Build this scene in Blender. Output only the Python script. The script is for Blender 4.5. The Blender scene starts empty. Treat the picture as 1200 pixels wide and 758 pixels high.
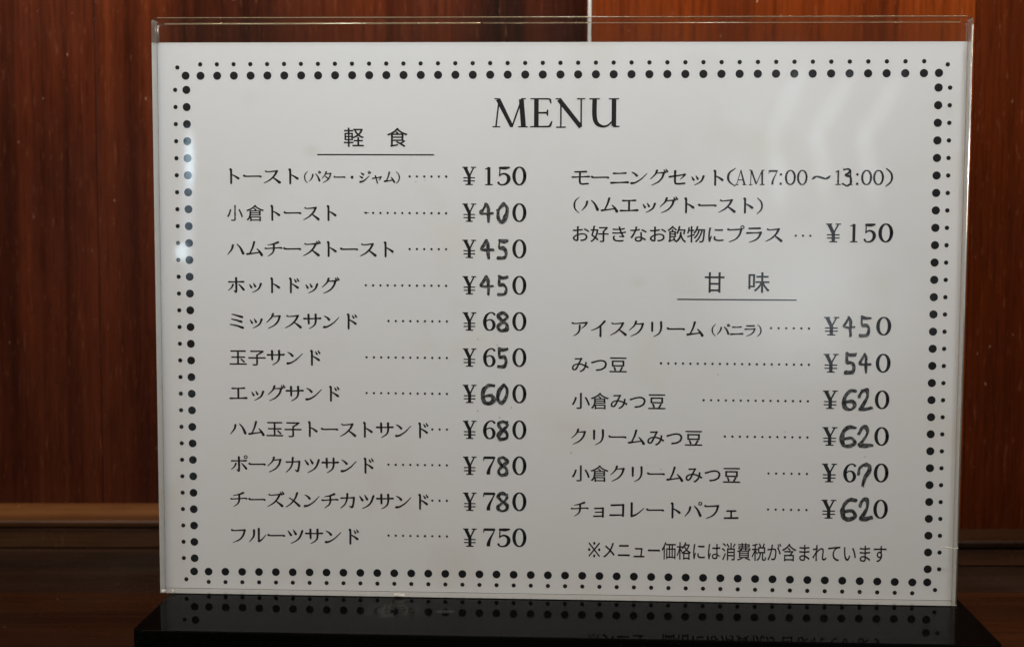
import bpy, bmesh, math, random
from mathutils import Vector, Matrix
from mathutils.geometry import tessellate_polygon

SC = bpy.context.scene
COL = SC.collection
MM = 0.001

# ------------------------------------------------------------------ camera
CAM = Vector((5.828, -368.975, 102.345)) * MM
PITCH, ROLL, YAW = 0.0795197, 0.003937, 0.0461024
fwd = Vector((-math.sin(YAW)*math.cos(PITCH), math.cos(YAW)*math.cos(PITCH), -math.sin(PITCH)))
r0 = Vector((math.cos(YAW), math.sin(YAW), 0.0)); u0 = r0.cross(fwd)
right = r0*math.cos(ROLL) + u0*math.sin(ROLL)
up = -r0*math.sin(ROLL) + u0*math.cos(ROLL)
cd = bpy.data.cameras.new('camera'); cam = bpy.data.objects.new('camera', cd); COL.objects.link(cam)
cam.matrix_world = Matrix(((right.x, up.x, -fwd.x, CAM.x), (right.y, up.y, -fwd.y, CAM.y),
                           (right.z, up.z, -fwd.z, CAM.z), (0, 0, 0, 1)))
cd.sensor_width = 36.0; cd.sensor_fit = 'HORIZONTAL'; cd.lens = 1669.0/1200.0*36.0
cd.clip_start = 0.01; cd.clip_end = 50
cd.dof.use_dof = True; cd.dof.focus_distance = 0.372; cd.dof.aperture_fstop = 24
SC.camera = cam

# ------------------------------------------------------------------ room light
w = bpy.data.worlds.new('World'); SC.world = w; w.use_nodes = True
nt = w.node_tree; nt.nodes.clear()
tc = nt.nodes.new('ShaderNodeTexCoord'); sx = nt.nodes.new('ShaderNodeSeparateXYZ')
rp = nt.nodes.new('ShaderNodeValToRGB'); bg = nt.nodes.new('ShaderNodeBackground'); wo = nt.nodes.new('ShaderNodeOutputWorld')
mr = nt.nodes.new('ShaderNodeMapRange'); mr.inputs[1].default_value = -1; mr.inputs[2].default_value = 1
nt.links.new(tc.outputs['Generated'], sx.inputs[0]); nt.links.new(sx.outputs[2], mr.inputs[0]); nt.links.new(mr.outputs[0], rp.inputs[0])
rp.color_ramp.elements[0].position = 0.40; rp.color_ramp.elements[0].color = (0.040, 0.027, 0.018, 1)
rp.color_ramp.elements[1].position = 0.85; rp.color_ramp.elements[1].color = (0.36, 0.36, 0.36, 1)
e = rp.color_ramp.elements.new(0.56); e.color = (0.10, 0.085, 0.07, 1)
nt.links.new(rp.outputs[0], bg.inputs[0]); bg.inputs[1].default_value = 0.75
nt.links.new(bg.outputs[0], wo.inputs[0])

def area(name, loc, target, sx_, sy_, radiance, col, shape='RECTANGLE', spread=180):
    ld = bpy.data.lights.new(name, 'AREA'); ld.shape = shape; ld.size = sx_; ld.size_y = sy_
    a = sx_*sy_*(math.pi/4 if shape == 'ELLIPSE' else 1)
    ld.energy = radiance*math.pi*a; ld.color = col; ld.spread = math.radians(spread)
    o = bpy.data.objects.new(name, ld); COL.objects.link(o); o.location = loc
    o.rotation_euler = (Vector(target)-Vector(loc)).to_track_quat('-Z', 'Y').to_euler()
    return o

# ceiling light over the counter, warm, just in front of the stand
area('ceiling_lamp', (0.02, -0.40, 0.62), (0.0, 0.0, 0.205), 0.40, 0.12, 2.05, (0.90, 0.95, 1.0), spread=32)
# warm fill light added behind the camera to lift the lower card
area('warm_fill_light', (-0.35, -1.5, 1.3), (0, 0, 0.05), 1.0, 0.6, 6.0, (1.0, 0.79, 0.58))
# lamp close to the panelled wall: it grazes the boards
area('wall_lamp', (0.07, 0.055, 0.335), (0.07, 0.15, 0.30), 0.85, 0.04, 80.0, (1.0, 0.84, 0.62))
# daylight from windows to the left and right behind the camera
area('left_window', (-1.2, -0.8, 0.42), (0, 0, 0.10), 0.6, 0.8, 1.2, (0.80, 0.90, 1.0))

def mirror_spot(name, u, v, dist, wx, wz, radiance, col, shape='RECTANGLE'):
    """a small window, lamp or added glare light behind the camera whose mirror image the panel shows at (u, v) mm"""
    P = Vector((u, 0, v))*MM
    d = P-CAM; d.y = -d.y
    loc = P + d*(dist/d.length)
    o = area(name, loc, P, wx, wz, radiance, col, shape)
    # soft-edged light: its brightness fades towards the outline
    o.data.use_nodes = True; t = o.data.node_tree; em = t.nodes['Emission']
    g = t.nodes.new('ShaderNodeNewGeometry'); a = t.nodes.new('ShaderNodeVectorMath'); a.operation = 'SUBTRACT'
    a.inputs[1].default_value = (.5, .5, 0); t.links.new(g.outputs['Parametric'], a.inputs[0])
    ln = t.nodes.new('ShaderNodeVectorMath'); ln.operation = 'LENGTH'; t.links.new(a.outputs[0], ln.inputs[0])
    m_ = t.nodes.new('ShaderNodeMapRange'); m_.interpolation_type = 'SMOOTHSTEP'
    for i, v in ((1, .12), (2, .5), (3, 1.5), (4, 0.0)): m_.inputs[i].default_value = v
    t.links.new(ln.outputs['Value'], m_.inputs[0]); t.links.new(m_.outputs[0], em.inputs['Strength'])
    return o
WIN = (0.78, 0.90, 1.0)
mirror_spot('far_window', -95.6, 115.0, 1.5, 0.018, 0.105, 6.0, (.62, .84, 1.0), 'ELLIPSE')
mirror_spot('far_window', -98.2, 91.0, 1.5, 0.024, 0.034, 7.0, (.66, .86, 1.0), 'ELLIPSE')
mirror_spot('far_window', -96.3, 101, 1.5, 0.024, 0.26, 1.8, (.6, .8, 1.0), 'ELLIPSE')
mirror_spot('shaded_window', 58, 96, 1.5, 0.30, 0.55, .8, WIN, 'ELLIPSE')
mirror_spot('shaded_window', 72, 76, 1.5, 0.30, 0.24, .8, WIN, 'ELLIPSE')
for arc in (((62, 137), (55.5, 122), (57.5, 105)), ((74.5, 136), (66.5, 122), (69, 106)), ((86.5, 135), (78.5, 121), (81, 108))):
    for (a_, b_) in zip(arc, arc[1:]):      # lights added in arcs to draw a curved reflection on the panel
        o_ = mirror_spot('arc_glare_light', (a_[0]+b_[0])/2, (a_[1]+b_[1])/2, 1.5, 0.036, 0.145, 1.0, WIN, 'ELLIPSE')
        zax = o_.rotation_euler.to_matrix() @ Vector((0, 0, 1))
        yax = Vector((a_[0]-b_[0], 0, a_[1]-b_[1])); yax = (yax-zax*yax.dot(zax)).normalized(); xax = yax.cross(zax)
        o_.rotation_euler = Matrix((xax, yax, zax)).transposed().to_euler()
mirror_spot('shaded_window', 73, 3, 1.5, 0.24, 0.10, 1.6, (0.5, 0.68, 1.0))
mirror_spot('far_lamp', -41, 5.5, 1.5, 0.035, 0.035, 4.0, (1.0, 0.95, 0.85), 'ELLIPSE')

SC.view_settings.view_transform = 'Standard'; SC.view_settings.look = 'None'
SC.view_settings.exposure = 0.0; SC.view_settings.gamma = 1.0
SC.cycles.use_denoising = True
SC.cycles.caustics_reflective = False; SC.cycles.caustics_refractive = False
SC.cycles.max_bounces = 10; SC.cycles.transparent_max_bounces = 16
SC.cycles.sample_clamp_indirect = 4.0

# ------------------------------------------------------------------ materials
class NT:
    def __init__(s, name):
        s.m = bpy.data.materials.new(name); s.m.use_nodes = True
        s.t = s.m.node_tree; s.t.nodes.clear()
        s.out = s.n('ShaderNodeOutputMaterial')
    def n(s, t, **k):
        x = s.t.nodes.new(t)
        for a, b in k.items():
            if a.startswith('i_'):
                x.inputs[a[2:].replace('_', ' ')].default_value = b
            else: setattr(x, a, b)
        return x
    def l(s, a, b): s.t.links.new(a, b)
    def coord(s, scale=(1, 1, 1), loc=(0, 0, 0), out='Object'):
        c = s.n('ShaderNodeTexCoord'); m = s.n('ShaderNodeMapping')
        m.inputs['Scale'].default_value = scale; m.inputs['Location'].default_value = loc
        s.l(c.outputs[out], m.inputs[0]); return m.outputs[0]
    def noise(s, vec, scale, detail=3, rough=.5, dist=0):
        x = s.n('ShaderNodeTexNoise'); x.inputs['Scale'].default_value = scale; x.inputs['Detail'].default_value = detail
        x.inputs['Roughness'].default_value = rough; x.inputs['Distortion'].default_value = dist
        s.l(vec, x.inputs['Vector']); return x.outputs['Fac']
    def ramp(s, fac, *stops):
        r = s.n('ShaderNodeValToRGB'); el = r.color_ramp.elements
        while len(el) < len(stops): el.new(0.5)
        for e_, (p, c) in zip(el, stops):
            e_.position = p; e_.color = (c, c, c, 1) if isinstance(c, (int, float)) else (*c, 1)
        s.l(fac, r.inputs[0]); return r.outputs[0]
    def mix(s, fac, a, b, mode='MIX'):
        m = s.n('ShaderNodeMix', data_type='RGBA', blend_type=mode)
        for sock, v in ((m.inputs[0], fac), (m.inputs[6], a), (m.inputs[7], b)):
            if hasattr(v, 'links'): s.l(v, sock)
            elif isinstance(v, tuple): sock.default_value = (*v, 1) if len(v) == 3 else v
            else: sock.default_value = v
        return m.outputs[2]
    def pbr(s, col, rough=.5, spec=.5, ior=1.5, bump=None, bs=.2, bd=.0002, **k):
        p = s.n('ShaderNodeBsdfPrincipled')
        for nm, v in (('Base Color', col), ('Roughness', rough), ('Specular IOR Level', spec), ('IOR', ior)):
            if hasattr(v, 'links'): s.l(v, p.inputs[nm])
            else: p.inputs[nm].default_value = (*v, 1) if isinstance(v, tuple) else v
        for a, b in k.items(): p.inputs[a.replace('_', ' ')].default_value = b
        if bump is not None:
            b = s.n('ShaderNodeBump'); b.inputs['Strength'].default_value = bs; b.inputs['Distance'].default_value = bd
            s.l(bump, b.inputs['Height']); s.l(b.outputs[0], p.inputs['Normal'])
        s.l(p.outputs[0], s.out.inputs[0]); return p

def wood(name, axis, dark, mid, light, seed, rough=.2, coat=.0):
    """varnished veneer; grain runs along axis (0 = x, 2 = z)"""
    m = NT(name)
    sc = [1, 1, 1]; sc[axis] = 0.035
    v = m.coord(tuple(sc), (seed*1.7, seed*.9, seed*2.3))
    sc2 = [1, 1, 1]; sc2[axis] = 0.012
    v2 = m.coord(tuple(sc2), (seed*3.1, 0, seed))
    broad = m.noise(v, 30, 4, .6, .5)
    fine = m.noise(v2, 520, 4, .65)
    pores = m.noise(m.coord(tuple([1 if i != axis else .07 for i in range(3)]), (seed, 3, 5)), 900, 2, .6)
    col = m.ramp(broad, (.32, dark), (.5, mid), (.70, light))
    col = m.mix(.48, col, m.ramp(fine, (.3, .25), (.66, 1.15)), 'MULTIPLY')
    col = m.mix(.35, col, m.ramp(pores, (.36, .25), (.5, 1.0)), 'MULTIPLY')
    cloud = m.noise(m.coord(), 11, 3)
    col = m.mix(.5, col, m.ramp(cloud, (.32, .55), (.68, 1.25)), 'MULTIPLY')
    # small pale nicks and dust in the varnish
    scuff = m.ramp(m.noise(m.coord((1, 1, .12), (2, 1, 0)), 900, 3, .75), (.60, 0.0), (.80, .20))
    col = m.mix(scuff, col, (.20, .085, .05))
    nick = m.ramp(m.noise(m.coord((1, 1, .4)), 620, 2, .5), (.755, 0.0), (.81, .5))
    col = m.mix(nick, col, (.36, .25, .18))
    rg = m.ramp(m.noise(m.coord(), 30, 4), (.3, rough*.8), (.7, rough*1.35))
    m.pbr(col, rg, .15, bump=fine, bs=.25, bd=.0002)
    return m.m

M = {}
M['board_a'] = wood('varnished_red_wood', 2, (0.00700, 0.00182, 0.00098), (0.02660, 0.00574, 0.00238), (0.05460, 0.01260, 0.00434), 1.0)
M['board_b'] = wood('varnished_dark_wood', 2, (0.00560, 0.00154, 0.00091), (0.02100, 0.00462, 0.00196), (0.04060, 0.00896, 0.00322), 4.2)
M['board_c'] = wood('varnished_orange_wood', 2, (0.02240, 0.00400, 0.00080), (0.05120, 0.00928, 0.00144), (0.07840, 0.01560, 0.00240), 7.7)
M['board_d'] = wood('varnished_maroon_wood', 2, (0.01360, 0.00232, 0.00056), (0.02960, 0.00504, 0.00080), (0.04480, 0.00832, 0.00128), 12.1)
M['ledge'] = wood('pale_ledge_wood', 0, (.020, .0075, .0026), (.044, .017, .0055), (.080, .035, .012), 2.0, .30)
M['ledge_front'] = wood('brown_ledge_front_wood', 0, (.014, .006, .003), (.026, .011, .005), (.040, .018, .008), 3.0, .30)
M['table'] = wood('table_wood', 0, (.005, .0018, .0007), (.014, .0045, .0016), (.025, .0085, .0028), 5.0, .26)
M['ledge_shaded'] = wood('shaded_ledge_wood', 0, (.005, .002, .0009), (.011, .0045, .0018), (.018, .008, .0035), 9.0, .30)  # ledge wood darkened: the shade on the right part put into its colour
M['table_shade'] = wood('shaded_table_wood', 0, (.003, .0014, .0009), (.0065, .003, .0018), (.012, .0055, .003), 6.0, .34)

m = NT('polished_seam_metal'); m.pbr((.50, .53, .58), .35, .8); M['steel'] = m.m
m = NT('seam_shadow_gap'); m.pbr((.012, .006, .004), .6); M['gap'] = m.m

# black lacquered base: glossy, dusty, with a smudge that paints in a pale lamp highlight
m = NT('black_lacquer')
dust = m.ramp(m.noise(m.coord(), 1500, 2, .7), (.60, 0.0), (.78, 1.0))
haze = m.ramp(m.noise(m.coord((1, 1, 1), (.3, .1, 0)), 22, 5, .6), (.35, 0.0), (.75, 1.0))
def blob(m, x, y, z, rx, ry, rz, soft=.5):
    c = m.n('ShaderNodeTexCoord'); a = m.n('ShaderNodeVectorMath', operation='SUBTRACT'); m.l(c.outputs['Object'], a.inputs[0])
    a.inputs[1].default_value = (x, y, z)
    b = m.n('ShaderNodeVectorMath', operation='DIVIDE'); m.l(a.outputs[0], b.inputs[0]); b.inputs[1].default_value = (rx, ry, rz)
    ln = m.n('ShaderNodeVectorMath', operation='LENGTH'); m.l(b.outputs[0], ln.inputs[0])
    return m.ramp(ln.outputs['Value'], (1-soft, 1.0), (1.0, 0.0))
highlight_smudge = m.mix(1.0, blob(m, -.0405, -.012, 0, .009, .010, 1, .9), m.ramp(m.noise(m.coord((1, .5, 1)), 230, 4, .7, 1.2), (.38, 0.0), (.66, 1.0)), 'MULTIPLY')
highlight_smudge2 = blob(m, -.0275, -.0125, 0, .0034, .0022, 1, .7)
col = m.mix(dust, (.0016, .0016, .0015), (.014, .014, .013))
col = m.mix(haze, col, (.0035, .0034, .003))
col = m.mix(highlight_smudge, col, (.050, .050, .044)); col = m.mix(highlight_smudge2, col, (.04, .04, .036))
rg = m.mix(haze, (.030, .030, .030), (.065, .065, .065)); rg = m.mix(highlight_smudge, rg, (.3, .3, .3))
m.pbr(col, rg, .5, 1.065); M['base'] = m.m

# clear acrylic as a thin-walled sheet: see-through with a Fresnel reflection
m = NT('clear_acrylic')
tr = m.n('ShaderNodeBsdfTransparent'); tr.inputs[0].default_value = (.965, .972, .965, 1)
gl = m.n('ShaderNodeBsdfGlossy'); gl.inputs['Roughness'].default_value = .012
lw = m.n('ShaderNodeLayerWeight'); lw.inputs[0].default_value = .5
pw = m.n('ShaderNodeMath', operation='POWER'); m.l(lw.outputs['Facing'], pw.inputs[0]); pw.inputs[1].default_value = 5
fr = m.n('ShaderNodeMath', operation='MULTIPLY_ADD'); m.l(pw.outputs[0], fr.inputs[0]); fr.inputs[1].default_value = .96; fr.inputs[2].default_value = .026
mx = m.n('ShaderNodeMixShader'); m.l(fr.outputs[0], mx.inputs[0]); m.l(tr.outputs[0], mx.inputs[1]); m.l(gl.outputs[0], mx.inputs[2])
m.l(mx.outputs[0], m.out.inputs[0]); M['acrylic'] = m.m
# sawn and polished rim of the acrylic: mirrors what is inside, glows a little with the light it carries
def rim(name, refl, trans, glow, colr):
    m = NT(name)
    g = m.n('ShaderNodeBsdfGlossy'); g.inputs['Roughness'].default_value = .16; g.inputs[0].default_value = (*refl, 1)
    t = m.n('ShaderNodeBsdfTransparent'); t.inputs[0].default_value = (.9, .9, .9, 1)
    d = m.n('ShaderNodeBsdfTranslucent'); d.inputs[0].default_value = (*colr, 1)
    d2 = m.n('ShaderNodeBsdfDiffuse'); d2.inputs[0].default_value = (*colr, 1)
    a1 = m.n('ShaderNodeMixShader'); a1.inputs[0].default_value = .5; m.l(d.outputs[0], a1.inputs[1]); m.l(d2.outputs[0], a1.inputs[2])
    a2 = m.n('ShaderNodeMixShader'); a2.inputs[0].default_value = trans; m.l(g.outputs[0], a2.inputs[1]); m.l(t.outputs[0], a2.inputs[2])
    a3 = m.n('ShaderNodeMixShader'); a3.inputs[0].default_value = glow; m.l(a2.outputs[0], a3.inputs[1]); m.l(a1.outputs[0], a3.inputs[2])
    m.l(a3.outputs[0], m.out.inputs[0]); return m.m
M['rim'] = rim('acrylic_rim', (.93, .93, .90), .10, .30, (.86, .86, .82))
M['rim_top'] = rim('acrylic_top_rim', (.30, .24, .18), .72, .03, (.80, .66, .45))
M['rim_gold'] = rim('gold_highlight_rim', (.9, .8, .6), .3, .40, (.95, .80, .55))  # gold highlight of the top rim put into the colour
M['rim_bottom'] = rim('acrylic_bottom_rim', (.95, .93, .90), .0, .25, (.80, .78, .74))

# menu card paper with age spots
m = NT('white_card')
fib = m.noise(m.coord(), 900, 3, .6)
tone = m.ramp(m.noise(m.coord(), 14, 4, .55), (.3, (.788, .756, .752)), (.7, (.792, .780, .792)))
spots = m.ramp(m.noise(m.coord((1, 1, 1), (.9, .2, .5)), 48, 3, .5), (.58, 0.0), (.80, .50))
col = m.mix(spots, tone, (.70, .66, .58))
for (u, v, r, a) in ((-64.5, 117.5, 3.2, .35), (-80.5, 131.5, 3.5, .14), (21.5, 83.5, 3.0, .30), (16, 71, 5, .12), (-9.5, 127, 3, .15)):
    b = blob(m, u*MM, 0, v*MM, r*MM, 1, r*MM*.7, .95)
    b = m.mix(1.0, b, (a, a, a), 'MULTIPLY'); col = m.mix(b, col, (.62, .57, .47))
dots_ = m.ramp(m.noise(m.coord(), 330, 1, .3), (.83, 0.0), (.86, .5)); col = m.mix(dots_, col, (.35, .33, .30))
m.pbr(col, .6, .25, bump=fib, bs=.06, bd=.00005); M['paper'] = m.m
m = NT('printed_ink'); m.pbr((.011, .011, .013), .42, .3); M['ink'] = m.m
m = NT('worn_ink'); c_ = m.ramp(m.noise(m.coord(), 1500, 3, .6), (.50, .02), (.66, .36)); m.pbr(c_, .5, .3); M['worn_ink'] = m.m
m = NT('black_marker'); c_ = m.ramp(m.noise(m.coord(), 1300, 3, .7), (.42, (.008, .009, .010)), (.66, (.14, .143, .145))); m.pbr(c_, .45, .3); M['marker'] = m.m
m = NT('scraped_smudge'); m.pbr((.50, .49, .47), .6, .2); M['smudge'] = m.m
m = NT('glue_and_highlight'); m.pbr((.80, .76, .66), .25, .6, Transmission_Weight=.1); M['glue_highlight'] = m.m

# ------------------------------------------------------------------ helpers
def link(name, bm, mats, parent=None, loc=(0, 0, 0), smooth=False):
    me = bpy.data.meshes.new(name); bm.normal_update(); bm.to_mesh(me); bm.free()
    for x in (mats if isinstance(mats, (list, tuple)) else [mats]): me.materials.append(x)
    if smooth:
        for p in me.polygons: p.use_smooth = True
    o = bpy.data.objects.new(name, me); COL.objects.link(o); o.location = loc; o.parent = parent
    return o
def empty(name, loc=(0, 0, 0), rz=0):
    o = bpy.data.objects.new(name, None); COL.objects.link(o); o.location = loc; o.rotation_euler = (0, 0, rz)
    o.empty_display_size = .02; return o
def tag(o, label=None, cat=None, group=None, kind=None):
    for k, v in (('label', label), ('category', cat), ('group', group), ('kind', kind)):
        if v: o[k] = v
    return o
def box_bm(x0, x1, y0, y1, z0, z1, bevel=0, seg=2, bm=None):
    bm = bm or bmesh.new()
    r = bmesh.ops.create_cube(bm, size=1, matrix=Matrix.Translation(((x0+x1)/2, (y0+y1)/2, (z0+z1)/2)) @ Matrix.Diagonal((x1-x0, y1-y0, z1-z0, 1)))
    if bevel: bmesh.ops.bevel(bm, geom=list({e for v in r['verts'] for e in v.link_edges}), offset=bevel, segments=seg, profile=.5, affect='EDGES')
    return bm

# ------------------------------------------------------------------ panelled wall (wall plane turned 0.046 rad like the room)
WR = 0.060
wall = empty('wood_panel_wall', (0.0, 0.184, -0.02), WR)
tag(wall, 'varnished reddish brown wood panel wall behind the menu stand', 'wall')
def wx(px):   # rough place along the wall of a joint seen behind the stand
    return px
STEP = .0070; YL = -.011; YR = -.048
for a, b, y, mt in ((-.62, -.1764, YL, 'board_a'), (-.1764, .030, YL, 'board_b'), (STEP, .1420, YR, 'board_c'), (.1420, .62, YR, 'board_d')):
    link('wall_board', box_bm(a+.00005, b-.00005, y, y+.012, 0, .62, .0005, 2), M[mt], wall)
link('corner_board', box_bm(STEP+.0003, STEP+.0115, YR+.0122, YL-.0002, 0, .62, .0003, 1), M['board_c'], wall)
link('wall_backing', box_bm(-.62, .62, .0125, .02, 0, .62), M['gap'], wall)
# metal trim on the projecting corner right of centre
bm = bmesh.new(); bmesh.ops.create_cone(bm, cap_ends=True, segments=20, radius1=.0006, radius2=.0006, depth=.60, matrix=Matrix.Translation((STEP-.0006, YR+.0002, .315)))
link('corner_trim', bm, M['steel'], wall, smooth=True)
# ledge along the foot of the wall, nearer on the projecting right part
for x0, x1, yf, yb, zt, mt in ((-.62, STEP-.001, -.0425, YL-.0003, .0099, 'ledge'), (STEP, .62, -.0680, YR-.0003, .0085, 'ledge_shaded')):
    l_ = link('ledge', box_bm(x0, x1, yf, yb, zt-.0028, zt, .0008, 2), M[mt], wall)
    link('ledge_front', box_bm(x0, x1, yf+.0006, yb, -.0005, zt-.0030, .0004, 1), M['ledge_front'], l_)

# ------------------------------------------------------------------ table the stand is on
tb = empty('wood_table', (0, 0, -.02), WR); tag(tb, 'dark red brown wooden table top under the black menu stand', 'table', kind='structure')
link('table_shade_board', box_bm(-.62, .62, .0815, .17, -.03, -.0006, .0008, 2), M['table_shade'], tb)  # added dark board: shade at the table's rear put into its colour
link('table_board', box_bm(-.62, .62, -.62, .081, -.03, 0, .0008, 2), M['table'], tb)

# ------------------------------------------------------------------ menu stand
ST = empty('menu_stand', (0, 0, -.02))
tag(ST, 'clear acrylic menu holder on a glossy black block base', 'menu stand')
W2 = .105; H = .1516; T = .00495; T2 = .0070
def rounded_slab(x0, x1, y0, y1, z0, z1, rad, bev):
    bm = bmesh.new(); pts = []
    for cx, cy, a0 in ((x1-rad, y1-rad, 0), (x0+rad, y1-rad, 90), (x0+rad, y0+rad, 180), (x1-rad, y0+rad, 270)):
        for k in range(9):
            a = math.radians(a0+k*90/8); pts.append((cx+rad*math.cos(a), cy+rad*math.sin(a)))
    vs = [bm.verts.new((x, y, z0)) for x, y in pts]; f = bm.faces.new(vs)
    r = bmesh.ops.extrude_face_region(bm, geom=[f]); nv = [v for v in r['geom'] if isinstance(v, bmesh.types.BMVert)]
    bmesh.ops.translate(bm, verts=nv, vec=(0, 0, z1-z0))
    bmesh.ops.recalc_face_normals(bm, faces=bm.faces)
    top = [e for e in bm.edges if all(abs(v.co.z-z1) < 1e-7 for v in e.verts)]
    bmesh.ops.bevel(bm, geom=top, offset=bev, segments=3, profile=.5, affect='EDGES')
    return bm
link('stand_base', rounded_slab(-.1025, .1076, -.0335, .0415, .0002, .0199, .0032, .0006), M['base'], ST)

def panel(name, y0, y1, z0, z1, side=True):
    """acrylic sheet: faces clear, rims frosted bright; corners at the top rounded"""
    bm = bmesh.new(); rad = .0014; pts = [(-W2, z0), (W2, z0)]
    for cx, cz, a0 in ((W2-rad, z1-rad, 0), (-W2+rad, z1-rad, 90)):
        for k in range(6):
            a = math.radians(a0+k*90/5); pts.append((cx+rad*math.cos(a), cz+rad*math.sin(a)))
    A = [bm.verts.new((x, y0, z)) for x, z in pts]; B = [bm.verts.new((x, y1, z)) for x, z in pts]
    bm.faces.new(A).material_index = 0; bm.faces.new(B[::-1]).material_index = 0
    n = len(pts)
    for i in range(n):
        j = (i+1) % n
        f = bm.faces.new((A[i], B[i], B[j], A[j]))
        zm = (pts[i][1]+pts[j][1])/2
        f.material_index = 2 if (zm > z1-rad*.5) else (3 if zm < z0+1e-6 else 1)
    bmesh.ops.recalc_face_normals(bm, faces=bm.faces)
    return link(name, bm, [M['acrylic'], M['rim'], M['rim_top'], M['rim_bottom']], ST)
panel('front_panel', 0, T, .0201, .02+H)
panel('back_panel', .00535, T2, .0201, .02+H-.0006)
# thin bright and gold beads added along the rims as painted highlight lines
def bead(name, p0, p1, r, mat, seg=8):
    p0, p1 = Vector(p0), Vector(p1); d = p1-p0
    bm = bmesh.new(); bmesh.ops.create_cone(bm, cap_ends=True, segments=seg, radius1=r, radius2=r, depth=d.length,
        matrix=Matrix.Translation((p0+p1)/2) @ d.to_track_quat('Z', 'Y').to_matrix().to_4x4())
    return link(name, bm, mat, ST, smooth=True)
bead('rim_highlight', (W2-.0002, .0001, .0205), (W2-.0002, .0001, .02+H-.0022), .00022, M['rim'])
bead('rim_highlight', (-W2+.0003, T-.0002, .02+.1459), (-W2+.0003, T-.0002, .02+H-.0015), .00022, M['rim'])
bead('rim_highlight', (-W2+.0015, .0002, .02+H-.0001), (W2-.0015, .0002, .02+H-.0001), .00008, M['rim_gold'])
bead('rim_highlight', (-W2+.0015, T2-.0002, .02+H-.0009), (-.020, T2-.0002, .02+H-.0008), .00020, M['rim_gold'])
bead('rim_highlight', (-.0195, T2-.0002, .02+H-.0008), (W2-.0015, T2-.0002, .02+H-.0008), .00009, M['rim_gold'])
# chipped glue spots along the foot of the holder
rnd = random.Random(5)
for (u, wd) in ((-41.0, 1.6), (-104.0, .6), (-101.5, .4)):
    bm = bmesh.new(); bmesh.ops.create_icosphere(bm, subdivisions=2, radius=1)
    for v in bm.verts: v.co *= 1+rnd.uniform(-.25, .25)
    bmesh.ops.scale(bm, vec=(wd*MM, .0004, .0005), verts=bm.verts)
    link('glue_spot', bm, M['glue_highlight'], ST, loc=(u*MM, -.0002, .0206))
# crease highlight near the right rim, its brightness built as a pale strand
def strand(name, pts, r, mat, parent):
    bm = bmesh.new(); rings = []
    for i, p in enumerate(pts):
        p = Vector(p); t = i/(len(pts)-1); rr = r*math.sin(math.pi*min(.97, max(.03, t)))**.5
        rings.append([bm.verts.new((p.x, p.y+rr*math.cos(a), p.z+rr*math.sin(a))) for a in [k*math.pi/3 for k in range(6)]])
    for a, b in zip(rings, rings[1:]):
        for k in range(6): bm.faces.new((a[k], a[(k+1) % 6], b[(k+1) % 6], b[k]))
    return link(name, bm, mat, parent, smooth=True)
strand('crease_highlight', [((105.0-5.6*t)*MM, -.0001, (35.3+.9*t*t)*MM) for t in [i/10 for i in range(11)]], .00016, M['glue_highlight'], ST)

# ------------------------------------------------------------------ the menu card
CY = .0050
card = link('menu_card', box_bm(-W2+.00003, W2-.00003, 0, .0003, .00015, .1457), M['paper'])
card.location = (0, CY, 0)
tag(card, 'white printed Japanese cafe menu card with dotted border inside the acrylic holder', 'menu card')

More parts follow.
